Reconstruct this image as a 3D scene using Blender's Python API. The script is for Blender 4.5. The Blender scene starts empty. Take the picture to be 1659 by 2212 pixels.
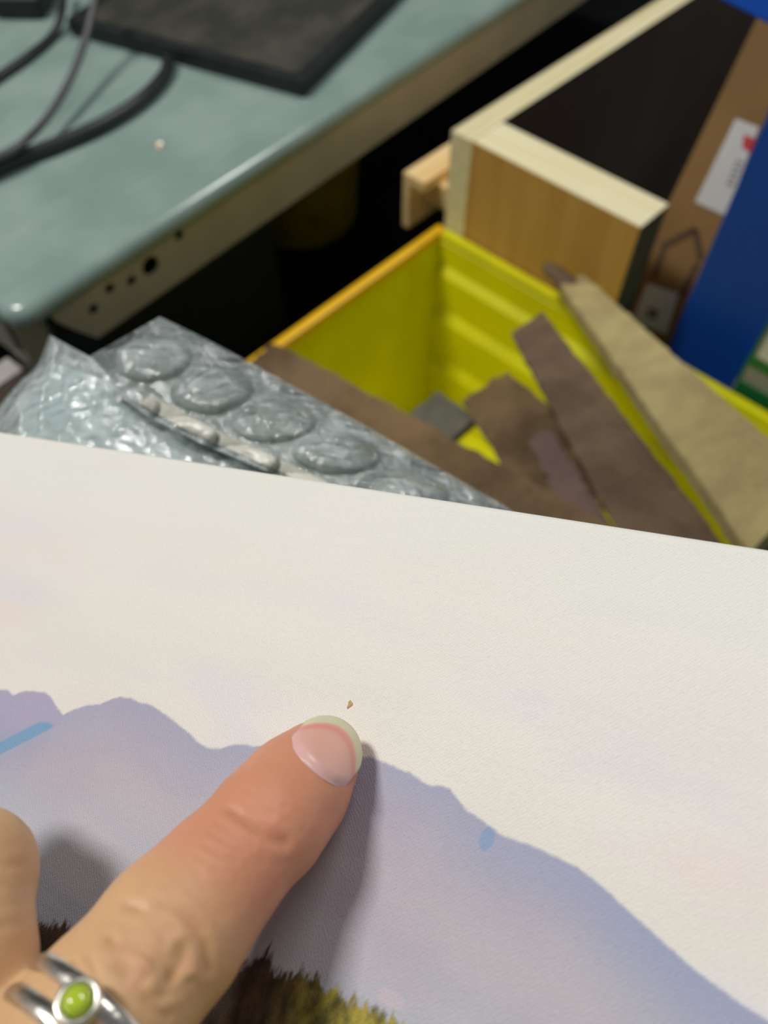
import bpy, bmesh, math, random
import numpy as np
from mathutils import Vector, Matrix

random.seed(7)
rng = np.random.default_rng(7)
scene = bpy.context.scene
COL = scene.collection

# ------------------------------------------------------------------ camera
FPX, CX, CY = 1660.0, 829.5, 1106.0          # focal length and centre in a 1659 x 2212 frame
TILT = math.radians(33)
CAM = np.array([0, 0, 1.10])
FWD = np.array([0, math.sin(TILT), -math.cos(TILT)])
UP = np.array([0, math.cos(TILT), math.sin(TILT)])
RT = np.array([1.0, 0, 0])
cam_d = bpy.data.cameras.new('camera')
cam_d.sensor_fit = 'VERTICAL'
cam_d.sensor_height = 34.6
cam_d.lens = 34.6 * FPX / 2212
cam_d.clip_start = 0.005
cam_d.dof.use_dof = True
cam_d.dof.focus_distance = 0.136
cam_d.dof.aperture_fstop = 14.5
cam = bpy.data.objects.new('camera', cam_d)
cam.location = CAM
cam.rotation_euler = (TILT, 0, 0)
COL.objects.link(cam)
scene.camera = cam

# ------------------------------------------------------------------ light
world = bpy.data.worlds.new('room_light')
scene.world = world
world.use_nodes = True
bg = world.node_tree.nodes['Background']
bg.inputs[0].default_value = (0.93, 0.97, 1.0, 1)
bg.inputs[1].default_value = 0.14

def lamp(name, loc, target, sx, sy, power, col=(1, 0.97, 0.9)):
    l = bpy.data.lights.new(name, 'AREA')
    l.shape = 'RECTANGLE'
    l.size, l.size_y = sx, sy
    l.energy = power
    l.color = col
    o = bpy.data.objects.new(name, l)
    o.location = loc
    o.rotation_euler = (Vector(target) - Vector(loc)).to_track_quat('-Z', 'Y').to_euler()
    COL.objects.link(o)
    return o

lamp('ceiling_or_fill_lamp', (-1.50, 0.84, 3.45), (0.0, 0.4, 0.8), 0.35, 0.70, 61, (1, 0.975, 0.93))
lamp('ceiling_or_fill_lamp', (0.95, 1.90, 3.2), (0.2, 0.8, 0.4), 1.2, 0.3, 22, (1, 0.975, 0.93))  # unseen fill lamp, added to brighten the crate and plywood tops

vs = scene.view_settings
vs.view_transform = 'Standard'
vs.look = 'None'
vs.exposure = 0.0
vs.gamma = 1.0
vs.use_curve_mapping = False

# ------------------------------------------------------------------ helpers
def ray(px, py):
    return FWD + RT * ((px - CX) / FPX) - UP * ((py - CY) / FPX)

def W(px, py, z):
    return CAM + z * ray(px, py)

def hit_z(px, py, h):
    d = ray(px, py)
    return CAM + d * ((h - CAM[2]) / d[2])

def hit(px, py, p, n):
    d = ray(px, py)
    return CAM + d * (np.dot(np.asarray(p) - CAM, n) / np.dot(d, n))

def cam2w(P):                                   # camera metres (right, down, forward) -> world
    P = np.asarray(P, float)
    return CAM + P[..., 0:1] * RT - P[..., 1:2] * UP + P[..., 2:3] * FWD

def px2c(px, py, z):
    return np.array([(px - CX) / FPX * z, (py - CY) / FPX * z, z])

def srgb(r, g, b):
    f = lambda c: (c / 255 / 12.92) if c / 255 <= 0.04045 else ((c / 255 + 0.055) / 1.055) ** 2.4
    return (f(r), f(g), f(b), 1)

def link(name, me, mat=None, parent=None, matrix=None, smooth=False):
    o = bpy.data.objects.new(name, me)
    COL.objects.link(o)
    if mat:
        me.materials.append(mat)
    if parent:
        o.parent = parent
    if matrix is not None:
        o.matrix_local = matrix
    if smooth:
        me.polygons.foreach_set('use_smooth', [True] * len(me.polygons))
    return o

def mesh(name, verts, faces):
    me = bpy.data.meshes.new(name)
    me.from_pydata([tuple(map(float, v)) for v in verts], [], faces)
    me.update()
    return me

def tag(o, label=None, cat=None, kind=None, group=None):
    if label: o['label'] = label
    if cat: o['category'] = cat
    if kind: o['kind'] = kind
    if group: o['group'] = group
    return o

def empty(name, loc, rz=0, label=None, cat=None, group=None):
    o = bpy.data.objects.new(name, None)
    o.empty_display_size = 0.05
    o.location = tuple(loc)
    o.rotation_euler = (0, 0, rz)
    COL.objects.link(o)
    return tag(o, label, cat, None, group)

def finish(bm, name, bevel=0, seg=2):
    if bevel:
        bmesh.ops.bevel(bm, geom=bm.edges[:], offset=bevel, segments=seg, profile=0.6, affect='EDGES', clamp_overlap=True)
    bmesh.ops.recalc_face_normals(bm, faces=bm.faces[:])
    me = bpy.data.meshes.new(name)
    bm.to_mesh(me)
    bm.free()
    return me

def box_me(name, lo, hi, bevel=0.0, seg=2):
    bm = bmesh.new()
    bmesh.ops.create_cube(bm, size=1)
    for v in bm.verts:
        v.co = [lo[i] + (v.co[i] + 0.5) * (hi[i] - lo[i]) for i in range(3)]
    return finish(bm, name, bevel, seg)

def box(name, lo, hi, mat, parent=None, bevel=0.0, seg=2, smooth=False):
    return link(name, box_me(name, lo, hi, bevel, seg), mat, parent, smooth=smooth)

def prism(name, poly, depth, mat, parent=None, bevel=0.0):
    """poly: points of a planar polygon, depth: extrusion vector"""
    bm = bmesh.new()
    a = [bm.verts.new(tuple(p)) for p in poly]
    b = [bm.verts.new(tuple(np.asarray(p) + depth)) for p in poly]
    n = len(a)
    bm.faces.new(a)
    bm.faces.new(b[::-1])
    for i in range(n):
        bm.faces.new((a[i], b[i], b[(i + 1) % n], a[(i + 1) % n]))
    bmesh.ops.recalc_face_normals(bm, faces=bm.faces[:])
    return link(name, finish(bm, name, bevel), mat, parent)

def catmull(P, n):
    P = np.asarray(P, float)
    Q = np.vstack([2 * P[0] - P[1], P, 2 * P[-1] - P[-2]])
    out = []
    for i in range(1, len(Q) - 2):
        for k in range(n):
            t = k / n
            p0, p1, p2, p3 = Q[i - 1:i + 3]
            out.append(0.5 * (2 * p1 + (p2 - p0) * t + (2 * p0 - 5 * p1 + 4 * p2 - p3) * t * t + (3 * p1 - p0 - 3 * p2 + p3) * t ** 3))
    out.append(P[-1])
    return np.array(out)

def tube_me(name, path, r, seg=12):
    path = np.asarray(path, float)
    n = len(path)
    rr = np.full(n, r) if np.isscalar(r) else np.asarray(r)
    T = np.gradient(path, axis=0)
    T /= np.linalg.norm(T, axis=1)[:, None]
    ref = np.array([0.13, 0.21, 0.97])
    verts, faces = [], []
    for i in range(n):
        u = np.cross(T[i], ref); u /= np.linalg.norm(u)
        v = np.cross(T[i], u)
        for k in range(seg):
            a = 2 * math.pi * k / seg
            verts.append(path[i] + rr[i] * (u * math.cos(a) + v * math.sin(a)))
    for i in range(n - 1):
        for k in range(seg):
            a, b = i * seg + k, i * seg + (k + 1) % seg
            faces.append((a, b, b + seg, a + seg))
    faces.append(tuple(range(seg))[::-1])
    faces.append(tuple((n - 1) * seg + k for k in range(seg)))
    return mesh(name, verts, faces)

def lathe_me(name, prof, seg=32):
    verts, faces = [], []
    for (r, z) in prof:
        for k in range(seg):
            a = 2 * math.pi * k / seg
            verts.append((r * math.cos(a), r * math.sin(a), z))
    for i in range(len(prof) - 1):
        for k in range(seg):
            a, b = i * seg + k, i * seg + (k + 1) % seg
            faces.append((a, b, b + seg, a + seg))
    faces.append(tuple(range(seg))[::-1])
    faces.append(tuple((len(prof) - 1) * seg + k for k in range(seg)))
    return mesh(name, verts, faces)

def grid_me(name, P):
    """P: (m, n, 3) array of points"""
    m, n = P.shape[:2]
    faces = [(i * n + j, i * n + j + 1, (i + 1) * n + j + 1, (i + 1) * n + j) for i in range(m - 1) for j in range(n - 1)]
    return mesh(name, P.reshape(-1, 3), faces)

# value noise used to roughen real geometry
_lat = rng.random((32, 32, 32))
def vnoise(P):
    P = np.asarray(P, float)
    i = np.floor(P).astype(int)
    f = P - i
    f = f * f * (3 - 2 * f)
    r = 0
    for dx in (0, 1):
        for dy in (0, 1):
            for dz in (0, 1):
                w = (f[..., 0] if dx else 1 - f[..., 0]) * (f[..., 1] if dy else 1 - f[..., 1]) * (f[..., 2] if dz else 1 - f[..., 2])
                r = r + w * _lat[(i[..., 0] + dx) % 32, (i[..., 1] + dy) % 32, (i[..., 2] + dz) % 32]
    return r * 2 - 1

# ------------------------------------------------------------------ node helpers
class NT:
    def __init__(s, name):
        s.m = bpy.data.materials.new(name)
        s.m.use_nodes = True
        s.t = s.m.node_tree
        s.b = s.t.nodes['Principled BSDF']
        s.out = s.t.nodes['Material Output']
    def n(s, typ, **kw):
        nd = s.t.nodes.new(typ)
        for k, v in kw.items():
            setattr(nd, k, v)
        return nd
    def put(s, sock, v):
        if isinstance(v, bpy.types.NodeSocket):
            s.t.links.new(v, sock)
        else:
            sock.default_value = v
    def math(s, op, a, b=0.0, c=0.0, clamp=False):
        nd = s.n('ShaderNodeMath', operation=op, use_clamp=clamp)
        for k, v in enumerate((a, b, c)):
            s.put(nd.inputs[k], v)
        return nd.outputs[0]
    def mix(s, f, a, b):
        nd = s.n('ShaderNodeMix', data_type='RGBA')
        s.put(nd.inputs[0], f); s.put(nd.inputs[6], a); s.put(nd.inputs[7], b)
        return nd.outputs[2]
    def step(s, v, lo, hi):
        nd = s.n('ShaderNodeMapRange', interpolation_type='SMOOTHSTEP')
        s.put(nd.inputs[0], v); s.put(nd.inputs[1], lo); s.put(nd.inputs[2], hi)
        return nd.outputs[0]
    def coord(s, kind='Object'):
        return s.n('ShaderNodeTexCoord').outputs[kind]
    def mapping(s, v, scale=(1, 1, 1), rot=(0, 0, 0), loc=(0, 0, 0)):
        nd = s.n('ShaderNodeMapping')
        s.put(nd.inputs[0], v)
        nd.inputs['Location'].default_value = loc
        nd.inputs['Rotation'].default_value = rot
        nd.inputs['Scale'].default_value = scale
        return nd.outputs[0]
    def noise(s, v, scale, detail=3, rough=0.5, out=0):
        nd = s.n('ShaderNodeTexNoise')
        s.put(nd.inputs['Vector'], v)
        nd.inputs['Scale'].default_value = scale
        nd.inputs['Detail'].default_value = detail
        nd.inputs['Roughness'].default_value = rough
        return nd.outputs[out]
    def bump(s, h, dist, strength=1.0):
        nd = s.n('ShaderNodeBump')
        s.put(nd.inputs['Height'], h)
        nd.inputs['Distance'].default_value = dist
        nd.inputs['Strength'].default_value = strength
        s.t.links.new(nd.outputs[0], s.b.inputs['Normal'])
        return nd
    def set(s, **kw):
        for k, v in kw.items():
            s.put(s.b.inputs[k.replace('_', ' ')], v)
        return s.m

def plain(name, c, rough=0.5, metal=0.0, var=0.15, scale=20, bump=0.0, spec=0.5, bscale=None):
    t = NT(name)
    co = t.coord()
    nz = t.noise(co, scale, 4)
    dark = tuple(x * (1 - var) for x in c[:3]) + (1,)
    lite = tuple(min(1, x * (1 + var)) for x in c[:3]) + (1,)
    t.set(Base_Color=t.mix(t.step(nz, 0.3, 0.7), dark, lite), Roughness=rough, Metallic=metal, Specular_IOR_Level=spec)
    if bump:
        t.bump(t.noise(co, bscale or scale * 4, 3), bump)
    return t.m

def wood_mat(name, c1, c2, along=0, scale=40, rough=0.6, plies=0, plyaxis=1, plypitch=0.003):
    t = NT(name)
    co = t.coord()
    sc = [1, 1, 1]; sc[along] = 0.06
    g = t.noise(t.mapping(co, tuple(sc)), scale, 5, 0.6)
    col = t.mix(t.step(g, 0.35, 0.65), c1, c2)
    if plies:
        sep = t.n('ShaderNodeSeparateXYZ'); t.put(sep.inputs[0], co)
        w = t.math('SINE', t.math('MULTIPLY', sep.outputs[plyaxis], 2 * math.pi / plypitch))
        col = t.mix(t.math('MULTIPLY', t.step(w, 0.2, 0.9), plies), col, tuple(x * 0.62 for x in c1[:3]) + (1,))
    t.set(Base_Color=col, Roughness=rough)
    t.bump(g, 0.0004)
    return t.m

def dusty_mat(name, c1, c2, c3, scale=14):
    t = NT(name)
    co = t.coord()
    a = t.noise(co, scale, 6, 0.65)
    b = t.noise(t.mapping(co, (1, 1, 1), loc=(3, 1, 7)), scale * 0.45, 4, 0.6)
    col = t.mix(t.step(a, 0.32, 0.68), c1, c2)
    col = t.mix(t.math('MULTIPLY', t.step(b, 0.5, 0.72), 0.75), col, c3)
    f = t.noise(co, scale * 22, 4, 0.7)
    col = t.mix(t.math('MULTIPLY', t.step(f, 0.45, 0.75), 0.35), col, tuple(x * 1.5 for x in c2[:3]) + (1,))
    t.set(Base_Color=col, Roughness=0.95, Specular_IOR_Level=0.15)
    t.bump(f, 0.0015)
    return t.m

def attr_mat(name, rough=0.5, sss=0.0):
    t = NT(name)
    a = t.n('ShaderNodeVertexColor', layer_name='Col')
    t.set(Base_Color=a.outputs[0], Roughness=rough)
    return t

# ------------------------------------------------------------------ structure: floor
M_floor = plain('floor_shade_black', (0.010, 0.013, 0.012), 0.85, var=0.3, scale=6, bump=0.001, spec=0.2)  # near-black base colour stands in for shade on the floor
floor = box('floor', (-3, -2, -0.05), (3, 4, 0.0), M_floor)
tag(floor, 'bare floor under the workbench and crate, near-black from painted shade', None, 'structure')
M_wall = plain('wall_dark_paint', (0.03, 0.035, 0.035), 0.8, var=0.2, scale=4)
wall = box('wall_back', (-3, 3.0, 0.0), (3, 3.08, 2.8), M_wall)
tag(wall, 'dark painted wall far behind the workbench', None, 'structure')

# ------------------------------------------------------------------ workbench
BZ = 0.50
B0 = hit_z(27, 692, BZ)
YAW_B = math.radians(50.4)
def bl(px, py, h=0.50):                        # pixel -> bench-local point on a level h
    p = hit_z(px, py, h) - np.array([B0[0], B0[1], 0])
    c, s = math.cos(-YAW_B), math.sin(-YAW_B)
    return np.array([p[0] * c - p[1] * s, p[0] * s + p[1] * c, h])

def bench_mat():
    t = NT('bench_grey_green_paint')
    co = t.coord()
    a = t.noise(co, 9, 4)
    b = t.noise(t.mapping(co, (1, 6, 1), rot=(0, 0, 0.6)), 8, 4)
    col = t.mix(t.step(a, 0.3, 0.7), srgb(138, 162, 155), srgb(157, 177, 171))
    col = t.mix(t.math('MULTIPLY', t.step(b, 0.55, 0.8), 0.35), col, srgb(176, 186, 184))
    v = t.n('ShaderNodeTexVoronoi', feature='DISTANCE_TO_EDGE')
    t.put(v.inputs['Vector'], t.mapping(co, (1, 1, 1), loc=(0.3, 0.1, 0)))
    v.inputs['Scale'].default_value = 9
    col = t.mix(t.math('MULTIPLY', t.step(v.outputs[0], 0.012, 0.0), 0.18), col, srgb(190, 195, 190))
    t.set(Base_Color=col, Roughness=t.math('ADD', 0.15, t.math('MULTIPLY', a, 0.12)), Metallic=0.0, Specular_IOR_Level=0.9)
    t.bump(t.noise(co, 60, 3), 0.0002)
    return t.m
M_bench = bench_mat()
M_flange = plain('bench_edge_reflection', srgb(172, 168, 152), 0.28, var=0.08, scale=12, spec=0.6)  # bench paint with a brown reflected cast put into its colour
M_hole = plain('bench_hole_shade', (0.008, 0.012, 0.014), 0.8)
bench = empty('steel_workbench', (B0[0], B0[1], 0), YAW_B, 'grey-green steel workbench with rounded lip and punched front edge', 'workbench')
# top: sheet with a rounded rolled lip along both visible edges
bm = bmesh.new()
bmesh.ops.create_cube(bm, size=1)
for v in bm.verts:
    v.co = ((v.co.x + 0.5) * 2.0, (v.co.y + 0.5) * 0.95, BZ - 0.022 + (v.co.z + 0.5) * 0.022)
vert_e = [e for e in bm.edges if abs(e.verts[0].co.z - e.verts[1].co.z) > 0.01]
bmesh.ops.bevel(bm, geom=vert_e, offset=0.028, segments=6, profile=0.5, affect='EDGES')
top_e = [e for e in bm.edges if e.verts[0].co.z > BZ - 0.001 and e.verts[1].co.z > BZ - 0.001]
bmesh.ops.bevel(bm, geom=top_e, offset=0.016, segments=5, profile=0.5, affect='EDGES')
bt = link('top', finish(bm, 'top'), M_bench, bench, smooth=True)
# front flange with punched holes (real holes)
FH = 0.092
Z0, Z1 = BZ - FH, BZ - 0.018
bm = bmesh.new()
prof = [(0.040, Z1), (0.046, Z1 - 0.018), (0.060, Z1 - 0.040), (0.085, Z0), (1.94, Z0), (1.94, Z1)]
vs_ = [bm.verts.new((x, 0.002, z)) for x, z in prof]
f = bm.faces.new(vs_)
r = bmesh.ops.extrude_face_region(bm, geom=[f])
for v in r['geom']:
    if isinstance(v, bmesh.types.BMVert):
        v.co.y += 0.003
fl = link('front_edge', finish(bm, 'front_edge'), M_flange, bench)
holes = [(205, 670, 0.0070), (240, 625, 0.0070), (287, 608, 0.0070), (328, 576, 0.0130), (390, 510, 0.0070), (442, 469, 0.0070)]
e1 = np.array([math.cos(YAW_B), math.sin(YAW_B), 0]); e2 = np.array([-e1[1], e1[0], 0])
bm = bmesh.new()
for (hx, hy, hr) in holes:
    p = hit(hx, hy, B0, e2) - np.array([B0[0], B0[1], 0])
    lx = p @ e1
    g = bmesh.ops.create_cone(bm, cap_ends=True, segments=20, radius1=hr, radius2=hr, depth=0.03)
    for v in g['verts']:
        v.co = Vector((lx + v.co.x, v.co.z + 0.003, p[2] + v.co.y))
cut = link('hole_cutter', finish(bm, 'hole_cutter'), None, bench)
md = fl.modifiers.new('holes', 'BOOLEAN')
md.operation = 'DIFFERENCE'; md.object = cut; md.solver = 'EXACT'
dg = bpy.context.evaluated_depsgraph_get()
new = bpy.data.meshes.new_from_object(fl.evaluated_get(dg))
fl.modifiers.clear()
fl.data = new
bpy.data.objects.remove(cut, do_unlink=True)
box('side_edge', (0.002, 0.045, Z0), (0.005, 0.92, Z1), M_flange, bench, 0.0008)
box('hole_shade_strip', (0.05, 0.03, Z0 + 0.004), (1.93, 0.034, Z1), M_hole, bench)  # near-black strip added behind the holes to paint their shade
for (lx, ly) in ((0.008, 0.04), (1.93, 0.04), (0.008, 0.88), (1.93, 0.88)):
    box('leg', (lx, ly, 0), (lx + 0.04, ly + 0.04, Z1), M_flange, bench, 0.003)
# screw in the table top
M_screw = plain('screw_zinc', srgb(225, 215, 190), 0.3, 0.6, var=0.1)
sp = bl(345, 316)
sc_ = link('screw', lathe_me('screw', [(0.0001, -0.004), (0.0042, -0.001), (0.0050, 0.0), (0.0048, 0.0012), (0.0034, 0.0018), (0.0030, 0.0010), (0.0001, 0.0008)], 24), M_screw, bench,
           Matrix.Translation((sp[0], sp[1], BZ + 0.0004)) @ Matrix.Scale(1.5, 4), True)

# ------------------------------------------------------------------ flat screen lying on the bench
M_blk = plain('screen_black_plastic', (0.012, 0.016, 0.015), 0.5, var=0.2, scale=30)
def screen_mat():
    t = NT('screen_dust_and_reflection')
    co = t.coord()
    a = t.noise(t.mapping(co, (1, 1.8, 1)), 7, 3, 0.5)
    b = t.noise(co, 40, 3)
    col = t.mix(t.step(a, 0.35, 0.72), srgb(56, 57, 52), srgb(84, 80, 72))  # grey-brown reflection painted into the glass colour, under the dust
    col = t.mix(t.math('MULTIPLY', t.step(b, 0.55, 0.8), 0.25), col, srgb(120, 112, 98))
    t.set(Base_Color=col, Roughness=0.45)
    return t.m
pc = bl(657, 213, BZ + 0.0005); pl = bl(190, 95, BZ + 0.0005); pr = bl(868, 0, BZ + 0.0005)
mon = empty('flat_screen', (0, 0, 0), 0, 'black flat screen lying face up on the workbench', 'screen')
c_w = hit_z(657, 213, BZ + 0.0005); l_w = hit_z(190, 95, BZ + 0.0005); r_w = hit_z(868, 0, BZ + 0.0005)
dx = (r_w - c_w); dx[2] = 0; dx /= np.linalg.norm(dx)
dyv = np.array([-dx[1], dx[0], 0])
mon.location = tuple(c_w)
mon.rotation_euler = (0, 0, math.atan2(dx[1], dx[0]))
w_mon = abs(float((hit_z(150, 80, BZ) - c_w) @ dyv))
SL = 0.50
box('back_shell', (0, 0, 0), (SL, w_mon, 0.016), M_blk, mon, 0.003)
for lo, hi in (((0, 0, 0.016), (SL, 0.018, 0.024)), ((0, w_mon - 0.018, 0.016), (SL, w_mon, 0.024)),
               ((0, 0.018, 0.016), (0.018, w_mon - 0.018, 0.024)), ((SL - 0.018, 0.018, 0.016), (SL, w_mon - 0.018, 0.024))):
    box('bezel', lo, hi, M_blk, mon, 0.0018)
box('glass', (0.0182, 0.0182, 0.0161), (SL - 0.0182, w_mon - 0.0182, 0.0222), screen_mat(), mon)

# ------------------------------------------------------------------ cables and adapter on the bench
M_cable = plain('cable_black_rubber', (0.02, 0.024, 0.026), 0.38, var=0.2, spec=0.7)
M_cable_g = plain('cable_grey_rubber', (0.10, 0.10, 0.105), 0.40, var=0.15, spec=0.6)
def cable(pts, r, label, mat):
    P = [hit_z(x, y, h) for x, y, h in pts]
    o = link('cable', tube_me('cable', catmull(P, 8), r, 12), mat, None, smooth=True)
    return tag(o, label, 'cable', group='cables on the workbench')
zc = BZ + 0.0005
cable([(-240, 330, zc + .0068), (-60, 205, zc + .0068), (0, 163, zc + .0068), (60, 122, zc + .0068), (112, 78, zc + .0068), (133, 30, zc + .018), (138, -40, zc + .03)], 0.0060,
      'black cable nearest the adapter, curling up beside it', M_cable)
cable([(212, -60, zc + .10), (205, 0, zc + .08), (186, 80, zc + .055), (152, 170, zc + .035), (105, 250, zc + .024), (45, 312, zc + .026), (-20, 345, zc + .026), (-80, 368, zc + .026)], 0.0053,
      'thin grey cable arching over the corner of the flat screen', M_cable_g)
cable([(364, 128, zc + .0095), (356, 160, zc + .0095), (305, 215, zc + .0095), (220, 268, zc + .0095), (120, 312, zc + .0095), (50, 338, zc + .0095), (-30, 372, zc + .0095), (-90, 400, zc + .0095), (-260, 470, zc + .0095)], 0.0092,
      'thick black cable curving out from under the flat screen', M_cable)
ad = empty('power_adapter', (0, 0, 0), 0, 'black power adapter at the cables on the workbench', 'adapter')
pa = hit_z(98, 44, BZ + 0.0005)
ad.location = tuple(pa); ad.rotation_euler = (0, 0, math.radians(88))
box('case', (0, 0, 0), (0.14, 0.08, 0.032), M_blk, ad, 0.008, 3, True)
box('top_highlight', (0.010, 0.010, 0.0318), (0.130, 0.070, 0.0345), plain('adapter_highlight_grey', srgb(120, 128, 126), 0.3, var=0.2), ad, 0.001)  # thin grey plate added to paint the highlight on the black case

# ------------------------------------------------------------------ things under the bench
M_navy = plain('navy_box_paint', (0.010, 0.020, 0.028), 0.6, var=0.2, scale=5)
cab = empty('storage_box', (B0[0], B0[1], 0), YAW_B, 'dark navy storage box on the floor under the workbench', 'box')
sbx = (hit(606, 600, B0 + e2 * 0.12, e2) - B0) @ e1
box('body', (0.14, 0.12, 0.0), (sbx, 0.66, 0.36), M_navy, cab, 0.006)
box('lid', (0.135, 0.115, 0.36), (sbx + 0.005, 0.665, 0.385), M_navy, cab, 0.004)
M_buck = plain('bucket_olive', srgb(206, 186, 50), 0.6, var=0.2, scale=18)
bk = empty('bucket', (0, 0, 0), 0, 'olive plastic bucket standing in shade under the workbench', 'bucket')
bk.location = (-0.20, 1.53, 0.0)
link('body', lathe_me('body', [(0.125, 0.0), (0.135, 0.004), (0.160, 0.30), (0.168, 0.303), (0.168, 0.312), (0.156, 0.312), (0.152, 0.29), (0.125, 0.02)], 48), M_buck, bk, smooth=True)
a = np.linspace(0, math.pi, 24)
link('handle', tube_me('handle', np.c_[0.166 * np.cos(a), -0.166 * np.sin(a), 0.298 - 0.05 * np.sin(a)], 0.003, 8), M_blk, bk, smooth=True)
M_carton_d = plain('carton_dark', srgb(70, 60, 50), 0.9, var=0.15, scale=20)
ct = empty('carton', (0, 0, 0), 0, 'dark brown carton with a pale strip below the workbench corner', 'carton')
pcn = hit_z(48, 800, 0.38)
ct.location = (pcn[0], pcn[1], 0); ct.rotation_euler = (0, 0, YAW_B)
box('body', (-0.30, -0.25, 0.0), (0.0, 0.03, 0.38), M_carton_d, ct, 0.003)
box('strip', (-0.05, 0.0, 0.3802), (0.0012, 0.032, 0.3815), plain('strip_pale', srgb(190, 185, 180), 0.5), ct, 0.0004)

# ------------------------------------------------------------------ yellow crate
YAW_C = math.radians(-43.0)
C0 = hit_z(950, 497, 0.35)
crate = empty('crate', (C0[0], C0[1], 0), YAW_C, 'yellow plastic crate with an orange left rim full of dusty boards', 'crate')
M_yel = plain('crate_yellow', srgb(238, 234, 4), 0.45, var=0.06, scale=10)
M_org = plain('crate_orange_rim', srgb(252, 194, 24), 0.4, var=0.06, scale=10)
CL, CW_, CH = 0.62, 0.42, 0.35
def wall_profile(name, length, along, inward, origin, ribs=True, mat=M_yel):
    """corrugated plastic wall: profile (offset inward, z) swept along one side"""
    if ribs:
        pf = [(0.000, CH - 0.012), (0.004, CH - 0.014), (0.005, CH - 0.052), (0.016, CH - 0.064), (0.017, CH - 0.125), (0.029, CH - 0.140), (0.031, CH - 0.215), (0.043, CH - 0.232), (0.046, 0.012)]
    else:
        pf = [(0.000, CH - 0.012), (0.006, CH - 0.05), (0.040, 0.012)]
    th = 0.004
    loop = [(o, z) for o, z in pf] + [(o - th, z) for o, z in pf[::-1]]
    v = []
    for L in (0, length):
        for o, z in loop:
            p = np.array(origin) + np.array(along) * L + np.array(inward) * o
            v.append((p[0], p[1], z))
    n = len(loop)
    fc = [(i, (i + 1) % n, n + (i + 1) % n, n + i) for i in range(n)] + [tuple(range(n))[::-1], tuple(range(n, 2 * n))]
    bm = bmesh.new(); vv = [bm.verts.new(q) for q in v]
    for q in fc: bm.faces.new([vv[i] for i in q])
    return link(name, finish(bm, name), mat, crate)
wall_profile('back_wall', CL, (1, 0, 0), (0, -1, 0), (0, 0, 0))
wall_profile('side_wall', CW_, (0, -1, 0), (1, 0, 0), (0, 0, 0), False)
wall_profile('front_wall', CL, (1, 0, 0), (0, 1, 0), (0, -CW_, 0))
wall_profile('side_wall', CW_, (0, -1, 0), (-1, 0, 0), (CL, 0, 0), False)
box('bottom', (0.04, -CW_ + 0.04, 0.004), (CL - 0.04, -0.04, 0.012), M_yel, crate)
box('rim', (-0.012, -CW_ - 0.012, CH - 0.014), (0.004, 0.012, CH), M_org, crate, 0.004)['label'] = 'orange-yellow rim along one short side'
box('rim', (CL - 0.004, -CW_ - 0.012, CH - 0.014), (CL + 0.012, 0.012, CH), M_yel, crate, 0.004)
box('rim', (0.004, -0.004, CH - 0.014), (CL - 0.004, 0.012, CH), M_yel, crate, 0.004)
box('rim', (0.004, -CW_ - 0.012, CH - 0.014), (CL - 0.004, -CW_ + 0.004, CH), M_yel, crate, 0.004)

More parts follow.
